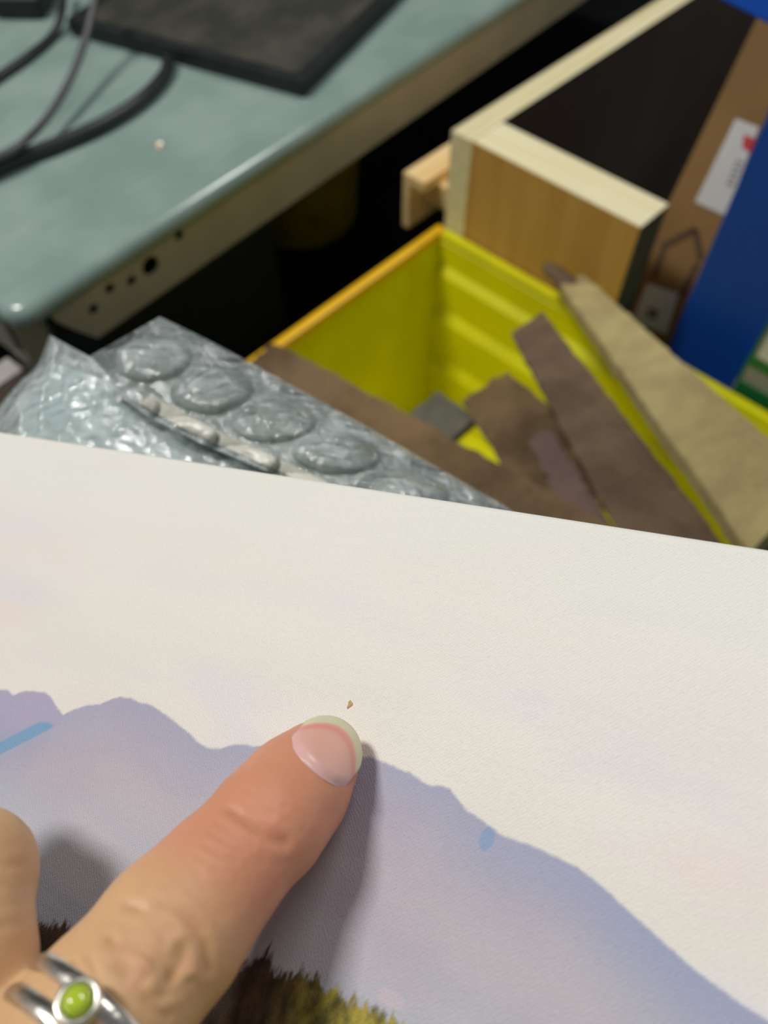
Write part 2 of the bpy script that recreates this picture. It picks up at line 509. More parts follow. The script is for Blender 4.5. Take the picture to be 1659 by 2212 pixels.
# ------------------------------------------------------------------ dusty boards sticking out of the crate
M_b1 = dusty_mat('board_brown', srgb(96, 78, 58), srgb(132, 110, 82), srgb(146, 118, 80))
M_b2 = dusty_mat('board_dark_brown', srgb(98, 82, 66), srgb(128, 108, 86), srgb(118, 96, 86))
M_b3 = dusty_mat('board_tan', srgb(176, 156, 112), srgb(198, 184, 128), srgb(166, 142, 114), 18)
M_b4 = dusty_mat('board_pinkish', srgb(118, 98, 92), srgb(134, 112, 104), srgb(110, 92, 84))
M_b5 = dusty_mat('board_grey', srgb(96, 96, 84), srgb(120, 118, 104), srgb(110, 104, 90))
def board(pts, thick, mat, label, rag=0.003, nu=40, nv=12, z_end=None):
    """pts: four corners (px, py, depth): far-left, far-right, near-right, near-left of the upper face.
    A real slab: upper face, its sides and lower face, with worn, uneven edges."""
    A, B, Cc, D = [W(*p) for p in pts]
    nrm = np.cross(B - A, D - A); nrm /= np.linalg.norm(nrm)
    if nrm[2] < 0: nrm = -nrm
    u = np.linspace(0, 1, nu)[:, None, None]
    v = np.linspace(0, 1, nv)[None, :, None]
    Pt = (A * (1 - v) + B * v) * (1 - u) + (D * (1 - v) + Cc * v) * u
    wv = (A - D) / np.linalg.norm(A - D); lv = (B - A) / np.linalg.norm(B - A)
    e = vnoise(Pt * 60 + 5)[..., None]
    e2_ = vnoise(Pt * 140 + 9)[..., None]
    vv = v * 2 - 1
    Pt = Pt + lv * (np.sign(vv) * np.abs(vv) ** 6) * (e * rag * 0.6 + e2_ * rag * 0.4)
    Pt = Pt + wv * ((1 - u) ** 12) * (e * rag * 2.2 + e2_ * rag * 1.2)
    top = Pt + nrm * (e2_ * 0.0006)
    # soften the upper edges
    edge = np.maximum(np.abs(vv) ** 10, (1 - u) ** 30)
    top = top - nrm * edge * 0.0015
    bot = Pt - nrm * thick
    m = nu * nv
    verts = np.vstack([top.reshape(-1, 3), bot.reshape(-1, 3)])
    F_ = []
    for i in range(nu - 1):
        for j in range(nv - 1):
            a = i * nv + j
            F_.append((a, a + 1, a + nv + 1, a + nv)); F_.append((m + a, m + a + nv, m + a + nv + 1, m + a + 1))
    for i in range(nu - 1):
        a = i * nv; F_.append((a, a + nv, m + a + nv, m + a))
        a = i * nv + nv - 1; F_.append((a, m + a, m + a + nv, a + nv))
    for j in range(nv - 1):
        F_.append((j, m + j, m + j + 1, j + 1))
        a = (nu - 1) * nv + j; F_.append((a, a + 1, m + a + 1, m + a))
    bm = bmesh.new(); q = [bm.verts.new(tuple(p)) for p in verts]
    for f_ in F_: bm.faces.new([q[i] for i in f_])
    bmesh.ops.recalc_face_normals(bm, faces=bm.faces[:])
    o = link('wooden_board', finish(bm, 'wooden_board'), mat)
    return tag(o, label, 'board', group='dusty boards in the yellow crate')

board([(1200, 600, 1.045), (1262, 592, 1.045), (1770, 1040, 0.56), (1622, 1190, 0.56)], 0.016, M_b3, 'widest tan dusty board lying over the crate back rim', 0.0025, 60, 14)
board([(1102, 716, 0.98), (1172, 672, 0.98), (1600, 1220, 0.56), (1372, 1220, 0.56)], 0.014, M_b2, 'narrow dark brown board with a rounded end beside the tan board', 0.002, 60, 12)
board([(1000, 868, 0.97), (1090, 795, 0.97), (1340, 1010, 0.80), (1180, 1160, 0.80)], 0.014, M_b1, 'short brown board with a square corner inside the crate', 0.003)
board([(1140, 950, 0.86), (1185, 915, 0.86), (1330, 1150, 0.70), (1250, 1190, 0.70)], 0.010, M_b4, 'pinkish brown board end lying on the short brown board', 0.004)
board([(520, 790, 0.84), (583, 732, 0.84), (1330, 1140, 0.60), (1170, 1330, 0.60)], 0.018, M_b1, 'long brown board along the bubble wrap crossing the crate rim', 0.003, 70, 16)
board([(880, 890, 1.02), (945, 845, 1.02), (1030, 900, 0.96), (960, 960, 0.96)], 0.012, M_b5, 'small grey board offcut in the crate corner', 0.002)
# splintered knob on the far end of the tan board
P_ = catmull([W(1180, 574, 1.05), W(1194, 586, 1.045), W(1215, 608, 1.04), W(1238, 634, 1.03)], 6)
kn = link('wood_splinter', tube_me('wood_splinter', P_ + vnoise(P_ * 200)[:, None] * 0.002, np.linspace(0.007, 0.016, len(P_)), 10), M_b2, None, smooth=True)
tag(kn, 'rough dark splinter at the far end of the tan board', 'splinter')

# ------------------------------------------------------------------ plywood box
YAW_P = math.radians(-43.4)
P0 = hit_z(975, 281, 0.50)
M_ply_top = wood_mat('plywood_pale', srgb(248, 236, 186), srgb(254, 247, 208), 0, 60, 0.6, 0.35, 1, 0.011)
M_ply_face = wood_mat('plywood_face', srgb(196, 148, 70), srgb(208, 162, 86), 2, 30, 0.6)
M_ply_side = wood_mat('plywood_side', srgb(236, 222, 170), srgb(248, 238, 196), 1, 60, 0.6, 0.45, 0, 0.0125)
M_ply_bat = wood_mat('batten_pine', srgb(244, 204, 136), srgb(254, 224, 166), 1, 60, 0.6, 0.3, 0, 0.009)
pb_ = empty('plywood_box', (P0[0], P0[1], 0), YAW_P, 'open plywood box with thick pale edges behind the yellow crate', 'box')
def two_mat(o, m2, test):
    o.data.materials.append(m2)
    for p in o.data.polygons:
        if test(p.normal): p.material_index = 1
M_film_face = plain('plywood_dark_film', (0.135, 0.100, 0.078), 0.5, var=0.2, scale=3)
spn = box('side_panel', (0, 0.0, 0.0), (0.038, 1.40, 0.5), M_ply_side, pb_, 0.0015)
two_mat(spn, M_film_face, lambda n: n.x > 0.7)
fp = box('front_panel', (0.0382, 0.0, 0.0), (0.306, 0.064, 0.5), M_ply_top, pb_, 0.0015)
two_mat(fp, M_ply_face, lambda n: n.y < -0.7 or n.y > 0.7)
fp.data.materials.append(plain('panel_end_shade', srgb(92, 98, 80), 0.8, var=0.15))  # shade on the panel's end painted as dark grey-green
for p in fp.data.polygons:
    if p.normal.x > 0.7: p.material_index = 2
box('batten', (-0.085, -0.002, 0.384), (-0.042, 0.45, 0.400), M_ply_bat, pb_, 0.001)
box('batten_side', (-0.085, -0.002, 0.305), (-0.072, 0.45, 0.3838), M_ply_bat, pb_, 0.001)
box('batten_block', (-0.0718, 0.030, 0.345), (-0.001, 0.45, 0.3838), M_ply_bat, pb_, 0.001)

# ------------------------------------------------------------------ leaning carton with labels
NV = np.array([math.sin(-YAW_P), math.cos(YAW_P), 0]) ; NV = np.array([-math.sin(YAW_P), math.cos(YAW_P), 0])
SV = np.array([math.cos(YAW_P), math.sin(YAW_P), 0])
nA = P0 @ NV
LEAN = 0.32
pn = NV - np.array([0, 0, LEAN]); pn /= np.linalg.norm(pn)
pp = P0 + NV * 0.16                       # a point of the face at z = 0.5
def ch(px, py): return hit(px, py, pp, pn)
M_card = plain('carton_brown', srgb(150, 116, 70), 0.85, var=0.1, scale=8)
cart = empty('carton', (0, 0, 0), 0, 'tall brown carton with white labels leaning beside the plywood box', 'carton')
q1, q2 = ch(1322, 690), ch(1652, 2)
wdir = (q2 - q1) / np.linalg.norm(q2 - q1)
q0 = q1 - wdir * 0.07
q3 = q2 + wdir * 0.0
prism('body', [q0, q0 + SV * 0.34, q3 + SV * 0.34, q3], pn * 0.07, M_card, cart, 0.002)
def label_mat(name, red):
    t = NT(name)
    co = t.coord('Generated')
    s = t.noise(t.mapping(co, (9, 3, 40)), 4, 4)
    col = t.mix(t.math('MULTIPLY', t.step(s, 0.55, 0.72), 0.35), srgb(232, 232, 230), srgb(120, 124, 126))
    t.set(Base_Color=col, Roughness=0.6)
    return t.m
M_lab = label_mat('label_paper', True)
off = -pn * 0.0012
prism('label', [ch(*p) + off * 0.1 for p in ((1590, 256), (1640, 275), (1568, 466), (1502, 436))], off, M_lab, cart)['label'] = 'large white paper label with a red mark'
prism('label_mark', [ch(*p) + off * 1.2 for p in ((1608, 290), (1634, 300), (1622, 330), (1604, 318))], off * 0.3, plain('label_red', srgb(205, 70, 78), 0.6), cart)['label'] = 'red mark on the large label'
for k, (x, y) in enumerate(((1572, 392), (1577, 380), (1582, 368), (1587, 356), (1592, 344))):
    prism('label_print', [ch(*p) + off * 1.2 for p in ((x, y), (x + 16, y + 6), (x + 13, y + 12), (x - 3, y + 6))], off * 0.2, plain('label_ink', srgb(150, 152, 154), 0.6), cart)
prism('label', [ch(*p) + off * 0.1 for p in ((1398, 612), (1466, 634), (1440, 722), (1366, 694))], off, M_lab, cart)['label'] = 'small square white paper label'
prism('label_print', [ch(*p) + off * 1.2 for p in ((1402, 664), (1424, 670), (1418, 690), (1396, 682))], off * 0.2, plain('label_ink_dark', srgb(130, 132, 136), 0.6), cart)
M_ink = plain('carton_ink', srgb(98, 76, 58), 0.85, var=0.05)
for poly in (((1425, 527), (1500, 488), (1506, 503), (1432, 542)), ((1494, 494), (1509, 494), (1522, 560), (1508, 566)), ((1426, 538), (1440, 542), (1420, 600), (1408, 596)), ((1500, 566), (1514, 572), (1480, 640), (1468, 634))):
    prism('printed_mark', [ch(*p) + off * 0.1 for p in poly], off * 0.3, M_ink, cart)

# ------------------------------------------------------------------ blue panel, green box, blue tray
M_blue = plain('panel_royal_blue', srgb(4, 74, 176), 0.5, var=0.06, scale=6)
pB = P0 + NV * 0.072
b1, b2 = hit(1463, 738, pB, NV), hit(1660, 190, pB, NV)
blx = 0.5 * ((b1 - P0) @ SV + (b2 - P0) @ SV)
bp = empty('plastic_sheet', tuple(P0 * np.array([1, 1, 0])), YAW_P, 'smooth royal blue plastic sheet standing upright beside the brown carton', 'sheet')
box('face', (blx, 0.072, 0.02), (blx + 0.36, 0.076, 0.86), M_blue, bp, 0.0015)
box('edge_strip', (blx - 0.002, 0.0715, 0.0), (blx + 0.36, 0.0765, 0.02), M_blue, bp, 0.001)
M_bt = plain('tray_blue', srgb(34, 100, 222), 0.35, var=0.05, spec=0.6)
zt = max(q3[2], 0.86) + 0.004
t1, t2 = hit_z(1556, -3, zt), hit_z(1664, 52, zt)
tx = (t2 - t1) / np.linalg.norm(t2 - t1)
tr = empty('tray', (t1[0], t1[1], zt), math.atan2(tx[1], tx[0]), 'bright blue plastic tray on top of the brown carton', 'tray')
box('base', (-0.03, 0.0, 0.0), (0.30, 0.22, 0.006), M_bt, tr, 0.002)
box('front_lip', (-0.03, -0.002, 0.0), (0.30, 0.006, 0.03), M_bt, tr, 0.002)
box('back_lip', (-0.03, 0.214, 0.006), (0.30, 0.222, 0.03), M_bt, tr, 0.002)
box('side_lip', (-0.032, 0.006, 0.006), (-0.024, 0.214, 0.03), M_bt, tr, 0.002)
box('side_lip', (0.292, 0.006, 0.006), (0.30, 0.214, 0.03), M_bt, tr, 0.002)

M_gw = plain('green_box_white', srgb(222, 222, 214), 0.5, var=0.05)
M_gr = plain('green_box_green', srgb(30, 120, 62), 0.5, var=0.06)
M_gg = plain('green_box_grey', srgb(150, 152, 148), 0.5, var=0.06)
pG = P0 + NV * 0.014
g1 = hit(1582, 832, pG, NV); g2 = hit(1662, 690, pG, NV)
gx = 0.5 * ((g1 - P0) @ SV + (g2 - P0) @ SV)
gb = empty('product_box', tuple(P0 * np.array([1, 1, 0])), YAW_P, 'white box with green bands between the crate rim and blue panel', 'box')
gh = 0.62
box('body', (gx, 0.016, 0.0), (gx + 0.26, 0.068, gh), M_gg, gb, 0.002)
def gz(px, py):
    p = hit(px, py, pG, NV); return (p - P0) @ SV, p[2]
_, za = gz(1640, 775); _, zb = gz(1640, 800); _, zc1 = gz(1640, 812); _, zc2 = gz(1640, 845); _, zd = gz(1640, 680)
box('white_panel', (gx + 0.009, 0.0148, za), (gx + 0.255, 0.0161, max(zd, za + 0.1)), M_gw, gb)
box('green_band', (gx + 0.004, 0.0144, zb), (gx + 0.258, 0.0160, za - 0.001), M_gr, gb)
box('green_band', (gx + 0.003, 0.0144, zc2 - 0.03), (gx + 0.258, 0.0160, zc2), M_gr, gb)
box('green_edge', (gx + 0.0005, 0.0146, zc2), (gx + 0.0035, 0.0161, max(zd, za + 0.1)), M_gr, gb)

# ------------------------------------------------------------------ bubble wrap parcel
def film_mat(name, milk, dist):
    t = NT(name)
    co = t.coord()
    big = t.noise(co, 55, 3, 0.6)
    fine = t.noise(t.mapping(co, (1, 1, 1), rot=(0.4, 0.2, 0.8)), 230, 4, 0.65)
    vor = t.n('ShaderNodeTexVoronoi', feature='DISTANCE_TO_EDGE')
    t.put(vor.inputs['Vector'], co); vor.inputs['Scale'].default_value = 95
    crease = t.step(vor.outputs[0], 0.10, 0.0)
    st = t.noise(t.mapping(co, (1, 7, 1), rot=(0.2, 0.1, 0.55)), 60, 4, 0.6)
    h = t.math('ADD', t.math('MULTIPLY', big, 0.8), t.math('ADD', t.math('MULTIPLY', fine, 0.16), t.math('ADD', t.math('MULTIPLY', crease, 0.20), t.math('MULTIPLY', st, 0.5))))
    t.set(Base_Color=t.mix(t.step(big, 0.35, 0.7), srgb(208, 222, 222), srgb(232, 243, 244)), Roughness=0.6, Specular_IOR_Level=0.0)
    t.bump(h, 0.0003, 1.0)
    bn = t.n('ShaderNodeBump'); t.put(bn.inputs['Height'], h); bn.inputs['Distance'].default_value = dist
    tr_ = t.n('ShaderNodeBsdfTransparent')
    tr_.inputs[0].default_value = (0.95, 0.98, 0.98, 1)
    mx = t.n('ShaderNodeMixShader')
    t.put(mx.inputs[0], t.math('ADD', milk, t.math('MULTIPLY', t.step(big, 0.4, 0.7), 0.28)))
    t.t.links.new(tr_.outputs[0], mx.inputs[1])
    t.t.links.new(t.b.outputs[0], mx.inputs[2])
    gl = t.n('ShaderNodeBsdfGlossy')
    gl.inputs['Roughness'].default_value = 0.07
    t.t.links.new(bn.outputs[0], gl.inputs['Normal'])
    fr = t.n('ShaderNodeFresnel'); fr.inputs[0].default_value = 1.5
    t.t.links.new(bn.outputs[0], fr.inputs['Normal'])
    mg = t.n('ShaderNodeMixShader')
    t.put(mg.inputs[0], t.math('ADD', fr.outputs[0], 0.09))
    t.t.links.new(mx.outputs[0], mg.inputs[1])
    t.t.links.new(gl.outputs[0], mg.inputs[2])
    t.t.links.new(mg.outputs[0], t.out.inputs['Surface'])
    return t.m
M_film = film_mat('bubble_wrap_film', 0.32, 0.0026)
M_film2 = film_mat('bubble_wrap_film_milky', 0.40, 0.0020)
wrap = empty('bubble_wrapped_parcel', tuple(W(600, 1150, 0.25)), 0, 'parcel in clear large-bubble wrap lying behind the canvas edge', 'parcel')
winv = Matrix.Translation(-Vector(wrap.location))
def interp_path(pts, t):
    pts = np.asarray(pts, float)
    k = np.linspace(0, 1, len(pts))
    return np.stack([np.interp(t, k, pts[:, i]) for i in range(pts.shape[1])], -1)
def resample(pts, n=60):
    c = catmull(pts, 12)
    d = np.r_[0, np.cumsum(np.linalg.norm(np.diff(c, axis=0), axis=1))]
    return np.stack([np.interp(np.linspace(0, d[-1], n), d, c[:, i]) for i in range(c.shape[1])], -1)
NT_, NC = 150, 64
Rr = resample([(345, 684, .272), (450, 735, .266), (535, 780, .262), (690, 864, .256), (830, 942, .25), (960, 1018, .245), (1090, 1092, .24), (1250, 1190, .235)], NT_)
Ss = resample([(188, 772, .258), (250, 832, .254), (335, 893, .250), (450, 952, .245), (600, 1018, .238), (740, 1090, .233), (860, 1170, .229), (960, 1260, .226)], NT_)
RrW = np.array([W(*p) for p in Rr]); SsW = np.array([W(*p) for p in Ss])
tt = np.linspace(0, 1, NT_)[:, None]
cc = np.linspace(-0.28, 1.06, NC)[None, :]
base = RrW[:, None] * (1 - np.clip(cc, 0, 2)[..., None]) + SsW[:, None] * np.clip(cc, 0, 2)[..., None]
toC = CAM - base; toC /= np.linalg.norm(toC, axis=-1)[..., None]
arch = np.where(cc >= 0, np.sin(np.clip(cc, 0, 1) * math.pi * 0.85) ** 0.8 * 0.013, cc * 0.075)
across = np.linalg.norm(SsW - RrW, axis=1)[:, None] * cc * 1000
along = np.r_[0, np.cumsum(np.linalg.norm(np.diff(RrW, axis=0), axis=1))][:, None] * 1000 + 0 * cc
bub = np.zeros_like(across)
crease_ring = np.zeros_like(across)
for row, (ac, sh_) in enumerate(((-7.0, 0.0), (17.5, 13.0), (42.0, 0.0))):
    for k in range(-1, 12):
        d = np.hypot(across - ac, along - (k * 26 + sh_ + 3)) / 11.8
        dome = np.where(d < 1, np.sqrt(np.clip(1 - d ** 2, 0, 1)) ** 0.8, 0)
        bub = np.maximum(bub, dome)
        crease_ring += np.exp(-((d - 1.02) / 0.06) ** 2)
wr = vnoise(base * 130) * 0.5 + vnoise(base * 300 + 4) * 0.3 + vnoise(base * 620 + 8) * 0.2
hgt = arch + bub * 0.0046 * (0.9 + 0.30 * wr) - np.clip(crease_ring, 0, 1) * 0.0006 + wr * 0.0007 * (1 - 0.6 * bub)
endcr = np.exp(-tt / 0.05)
hgt = hgt + endcr * vnoise(base * 90 + 2) * 0.006
P_f = base + toC * hgt[..., None]
fo = link('wrap_flap', grid_me('wrap_flap', P_f), M_film, wrap, winv, True)
# left lobe
Ll = resample([(112, 726, .275), (92, 790, .272), (58, 832, .27), (22, 885, .268), (6, 935, .266), (-20, 1000, .262), (-40, 1100, .256), (-40, 1200, .25)], NT_)
S2 = Ss.copy(); S2[:, 2] += 0.004
S2[:, 0] += 8
LlW = np.array([W(*p) for p in Ll]); S2W = np.array([W(*p) for p in S2])
NC2 = 60
cc2 = np.linspace(-0.06, 1.05, NC2)[None, :]
base2 = LlW[:, None] * (1 - cc2[..., None]) + S2W[:, None] * cc2[..., None]
toC2 = CAM - base2; toC2 /= np.linalg.norm(toC2, axis=-1)[..., None]
c2 = np.clip(cc2, 0, 1)
h2 = np.sin(c2 * math.pi) ** 0.7 * 0.012 * np.clip(tt * 3, 0.15, 1) + np.where(cc2 < 0, cc2 * 0.2, 0)
wr2 = vnoise(base2 * 110 + 3) * 0.5 + vnoise(base2 * 260 + 14) * 0.3 + vnoise(base2 * 560 + 1) * 0.2
strg = 0.6 * np.sin((base2[..., 0] * 0.8 + base2[..., 1]) * 900 + wr2 * 5) * 0.0005
P_l = base2 + toC2 * (h2 + wr2 * 0.0018 + strg)[..., None]
link('wrap_lobe', grid_me('wrap_lobe', P_l[:, ::-1]), M_film2, wrap, winv, True)
# inner contents: pale-blue foam under the lobe and a grey-green slab under the flap
M_foam = plain('foam_pale_blue', srgb(226, 240, 241), 0.7, var=0.05, scale=30)
M_slab = plain('wrapped_slab_grey', srgb(142, 150, 140), 0.7, var=0.12, scale=18)
inner = base[:, (cc[0] > 0.02) & (cc[0] < 0.98)]
inn_to = toC[:, (cc[0] > 0.02) & (cc[0] < 0.98)]
arch_i = np.broadcast_to(arch, base.shape[:2])[:, (cc[0] > 0.02) & (cc[0] < 0.98)]
def shell(name, top, down, mat):
    m, n = top.shape[:2]
    bot = top - down
    v = np.vstack([top.reshape(-1, 3), bot.reshape(-1, 3)])
    k = m * n
    F_ = [(i * n + j, i * n + j + 1, (i + 1) * n + j + 1, (i + 1) * n + j) for i in range(m - 1) for j in range(n - 1)]
    F_ += [tuple(k + q for q in f_[::-1]) for f_ in F_]
    for i in range(m - 1):
        F_.append((i * n, (i + 1) * n, k + (i + 1) * n, k + i * n)); a = i * n + n - 1; F_.append((a, k + a, k + a + n, a + n))
    for j in range(n - 1):
        F_.append((j, k + j, k + j + 1, j + 1)); a = (m - 1) * n + j; F_.append((a, a + 1, k + a + 1, k + a))
    return link(name, mesh(name, v, F_), mat, wrap, winv, True)
shell('wrapped_slab', (inner + inn_to * (arch_i[..., None] - 0.005))[8:], inn_to[8:] * 0.006, M_slab)
sel = (cc2[0] > 0.04) & (cc2[0] < 0.94)
shell('foam_sheet', (base2 + toC2 * (h2[..., None] - 0.005))[15:, sel], toC2[15:, sel] * 0.006, M_foam)
# cream tape along the seam of the wrap
cs = (cc[0] > 0.84) & (cc[0] < 1.0)
rib = P_f[24:, cs] + toC[24:, cs] * 0.0009
link('seam_tape', grid_me('seam_tape', rib), plain('tape_cream', srgb(206, 206, 194), 0.35, var=0.08, scale=60, bump=0.0004, bscale=200), wrap, winv, True)

# ------------------------------------------------------------------ canvas print
CA = 8.1
def c_depth(px, py): return 1 / (CA + .0019 * (px - 900) + .0027 * (py - 1600))
def c_w(px, py): return W(px, py, c_depth(px, py))
TL, TR = c_w(0, 928), c_w(1659, 1178)
EX = (TR - TL) / np.linalg.norm(TR - TL)
CN = np.cross(EX, c_w(0, 2000) - TL); CN /= np.linalg.norm(CN)
if CN[2] < 0: CN = -CN
EY = np.cross(CN, EX)
CMAT = Matrix(((EX[0], EY[0], CN[0], TL[0]), (EX[1], EY[1], CN[1], TL[1]), (EX[2], EY[2], CN[2], TL[2]), (0, 0, 0, 1)))
def cl(px, py):
    d = c_w(px, py) - TL
    return d @ EX, d @ EY
X0, X1, Y0, Y1 = 0.055, 0.225, -0.125, -0.035     # window of the printed picture that the curves cover

def canvas_mat():
    t = NT('printed_canvas')
    co = t.coord()
    sep = t.n('ShaderNodeSeparateXYZ'); t.put(sep.inputs[0], co)
    X, Y = sep.outputs[0], sep.outputs[1]
    xn = t.math('DIVIDE', t.math('SUBTRACT', X, X0), X1 - X0)
    yn = t.math('DIVIDE', t.math('SUBTRACT', Y, Y0), Y1 - Y0)
    jag = t.math('MULTIPLY', t.math('SUBTRACT', t.noise(co, 900, 2), 0.5), 0.006)
    def curve(pts):
        nd = t.n('ShaderNodeFloatCurve')
        mp = nd.mapping
        mp.use_clip = False
        c = mp.curves[0]
        q = sorted(((cl(*p)[0] - X0) / (X1 - X0), (cl(*p)[1] - Y0) / (Y1 - Y0)) for p in pts)
        c.points[0].location = q[0]; c.points[1].location = q[-1]
        for p in q[1:-1]: c.points.new(*p)
        for p in c.points: p.handle_type = 'VECTOR'
        mp.update()
        t.put(nd.inputs['Value'], xn)
        return nd.outputs[0]
    def below(pts, soft=0.004, j=1.0):
        d = t.math('SUBTRACT', curve(pts), yn)
        d = t.math('ADD', d, t.math('MULTIPLY', jag, j))
        return d, t.step(d, -soft, soft)
    # sky
    str_ = t.mapping(co, (1, 3.2, 1), rot=(0, 0, -0.12))
    n1 = t.noise(str_, 22, 3); n2 = t.noise(t.mapping(str_, loc=(5, 3, 1)), 18, 3); n3 = t.noise(t.mapping(str_, loc=(1, 9, 4)), 26, 3)
    sky = t.mix(t.step(n1, 0.35, 0.65), srgb(234, 230, 222), srgb(238, 233, 226))
    sky = t.mix(t.math('MULTIPLY', t.step(n2, 0.5, 0.72), 0.75), sky, srgb(240, 224, 220))
    sky = t.mix(t.math('MULTIPLY', t.step(n3, 0.52, 0.72), 0.6), sky, srgb(228, 224, 232))
    topw = t.step(Y, -0.05, -0.01)
    sky = t.mix(t.math('MULTIPLY', topw, 0.6), sky, srgb(240, 240, 232))
    # mountains
    m_n = t.noise(t.mapping(co, (1, 2.2, 1), rot=(0, 0, 0.35)), 34, 3)
    m_p = t.noise(t.mapping(co, (1, 2.2, 1), rot=(0, 0, -0.5), loc=(4, 2, 0)), 26, 3)
    main_pts = [(-40, 1652), (0, 1630), (60, 1600), (118, 1569), (138, 1543), (150, 1536), (190, 1523), (215, 1522), (240, 1510), (258, 1506), (285, 1508), (303, 1519), (322, 1521), (345, 1535), (375, 1556), (408, 1583), (428, 1604), (452, 1617), (480, 1617), (498, 1609), (524, 1607), (545, 1613), (575, 1610), (600, 1606), (650, 1602), (700, 1610), (750, 1628), (778, 1635), (800, 1635), (850, 1655), (876, 1667), (887, 1668), (902, 1682), (930, 1697), (955, 1698), (974, 1704), (990, 1729), (1010, 1752), (1030, 1765), (1060, 1785), (1085, 1805), (1135, 1822), (1190, 1845), (1250, 1875), (1290, 1905), (1350, 1960), (1400, 2005), (1500, 2095), (1600, 2168), (1659, 2205), (1720, 2250)]
    left_pts = [(-60, 1480), (0, 1490), (18, 1490), (27, 1504), (40, 1496), (60, 1492), (98, 1496), (112, 1508), (124, 1530), (150, 1560), (240, 1640), (1720, 2280)]
    strip_pts = [(-60, 1634), (0, 1603), (70, 1567), (84, 1560), (104, 1559), (114, 1566), (130, 1590), (240, 1680), (1720, 2290)]
    dl, ml = below(left_pts)
    lw = t.step(xn, 0.42, 0.34)
    ml = t.math('MULTIPLY', ml, lw)
    col = t.mix(ml, sky, t.mix(t.step(m_n, 0.35, 0.65), srgb(166, 170, 194), srgb(178, 171, 196)))
    ds, ms = below(strip_pts, 0.006, 0.6)
    ms = t.math('MULTIPLY', ms, lw)
    col = t.mix(ms, col, srgb(128, 164, 198))
    dm, mm = below(main_pts)
    mt = t.mix(t.step(m_n, 0.38, 0.62), srgb(188, 178, 190), srgb(192, 186, 194))
    mt = t.mix(t.math('MULTIPLY', t.step(m_p, 0.5, 0.68), 0.8), mt, srgb(182, 184, 194))
    # bluish edge along the ridge, blue-grey haze towards the foot
    mt = t.mix(t.math('MULTIPLY', t.step(dm, 0.16, 0.0), 0.7), mt, srgb(168, 168, 194))
    rightw = t.step(xn, 0.55, 0.85)
    mt = t.mix(t.math('MULTIPLY', t.math('MULTIPLY', t.step(dm, 0.10, 0.0), rightw), 0.7), mt, srgb(160, 168, 198))
    foot = t.step(yn, 0.62, 0.42)
    mt = t.mix(t.math('MULTIPLY', foot, 0.75), mt, t.mix(t.step(m_n, 0.35, 0.6), srgb(180, 190, 204), srgb(192, 193, 203)))
    band = t.noise(t.mapping(co, (1, 5, 1), rot=(0, 0, -0.05)), 28, 3)
    mt = t.mix(t.math('MULTIPLY', t.math('MULTIPLY', t.step(band, 0.5, 0.68), foot), 0.6), mt, srgb(168, 182, 203))
    # accents
    def blob(px, py, rx, ry, colr, amt, base_):
        ux, uy = cl(px, py)
        a = t.math('DIVIDE', t.math('SUBTRACT', X, ux), rx); b = t.math('DIVIDE', t.math('SUBTRACT', Y, uy), ry)
        r2 = t.math('ADD', t.math('MULTIPLY', a, a), t.math('MULTIPLY', b, b))
        r2 = t.math('ADD', r2, t.math('MULTIPLY', t.math('SUBTRACT', t.noise(co, 420, 2), 0.5), 0.9))
        return t.mix(t.math('MULTIPLY', t.step(r2, 1.2, 0.6), amt), base_, colr)
    mt = blob(1052, 1812, 0.0011, 0.0018, srgb(140, 164, 200), 0.85, mt)
    mt = blob(845, 2158, 0.0022, 0.0010, srgb(204, 190, 198), 0.8, mt)
    mt = blob(640, 1560, 0.003, 0.003, srgb(176, 174, 206), 0.0, mt)
    col = t.mix(mm, col, mt)
    # trees
    tree_pts = [(-60, 1900), (0, 1940), (60, 1975), (100, 1996), (140, 1992), (160, 2010), (300, 2060), (440, 2090), (520, 2080), (556, 2066), (566, 2058), (580, 2044), (588, 2058), (594, 2094), (604, 2106), (618, 2080), (626, 2106), (642, 2100), (655, 2084), (664, 2104), (680, 2104), (690, 2096), (698, 2122), (710, 2132), (722, 2124), (732, 2134), (738, 2148), (752, 2146), (770, 2156), (790, 2158), (812, 2176), (840, 2186), (866, 2214), (940, 2250), (1100, 2330), (1720, 2600)]
    tj = t.math('MULTIPLY', t.math('SUBTRACT', t.noise(t.mapping(co, (1, 0.35, 1)), 1100, 3), 0.5), 0.06)
    d = t.math('ADD', t.math('SUBTRACT', curve(tree_pts), yn), tj)
    mtree = t.step(d, -0.006, 0.012)
    tn = t.noise(t.mapping(co, (1, 0.45, 1)), 420, 4, 0.6)
    tn2 = t.noise(co, 160, 3)
    xl, _ = cl(600, 2140); xr, _ = cl(720, 2170)
    gw = t.step(t.math('ADD', X, t.math('MULTIPLY', t.math('SUBTRACT', tn2, 0.5), 0.01)), xl, xr)
    dark = t.mix(t.step(tn, 0.35, 0.7), srgb(54, 40, 30), srgb(92, 70, 48))
    green = t.mix(t.step(tn, 0.35, 0.68), srgb(92, 84, 40), srgb(178, 164, 60))
    green = t.mix(t.math('MULTIPLY', t.step(tn2, 0.5, 0.7), 0.5), green, srgb(150, 116, 52))
    col = t.mix(mtree, col, t.mix(gw, dark, green))
    t.set(Base_Color=col, Roughness=0.62, Specular_IOR_Level=0.35)
    # woven relief
    P_ = 0.00066
    wx = t.math('ADD', X, t.math('MULTIPLY', t.math('SUBTRACT', t.noise(co, 700, 2), 0.5), 0.0008))
    wy = t.math('ADD', Y, t.math('MULTIPLY', t.math('SUBTRACT', t.noise(t.mapping(co, loc=(2, 2, 2)), 700, 2), 0.5), 0.0008))
    sx = t.math('SINE', t.math('MULTIPLY', wx, 2 * math.pi / P_))
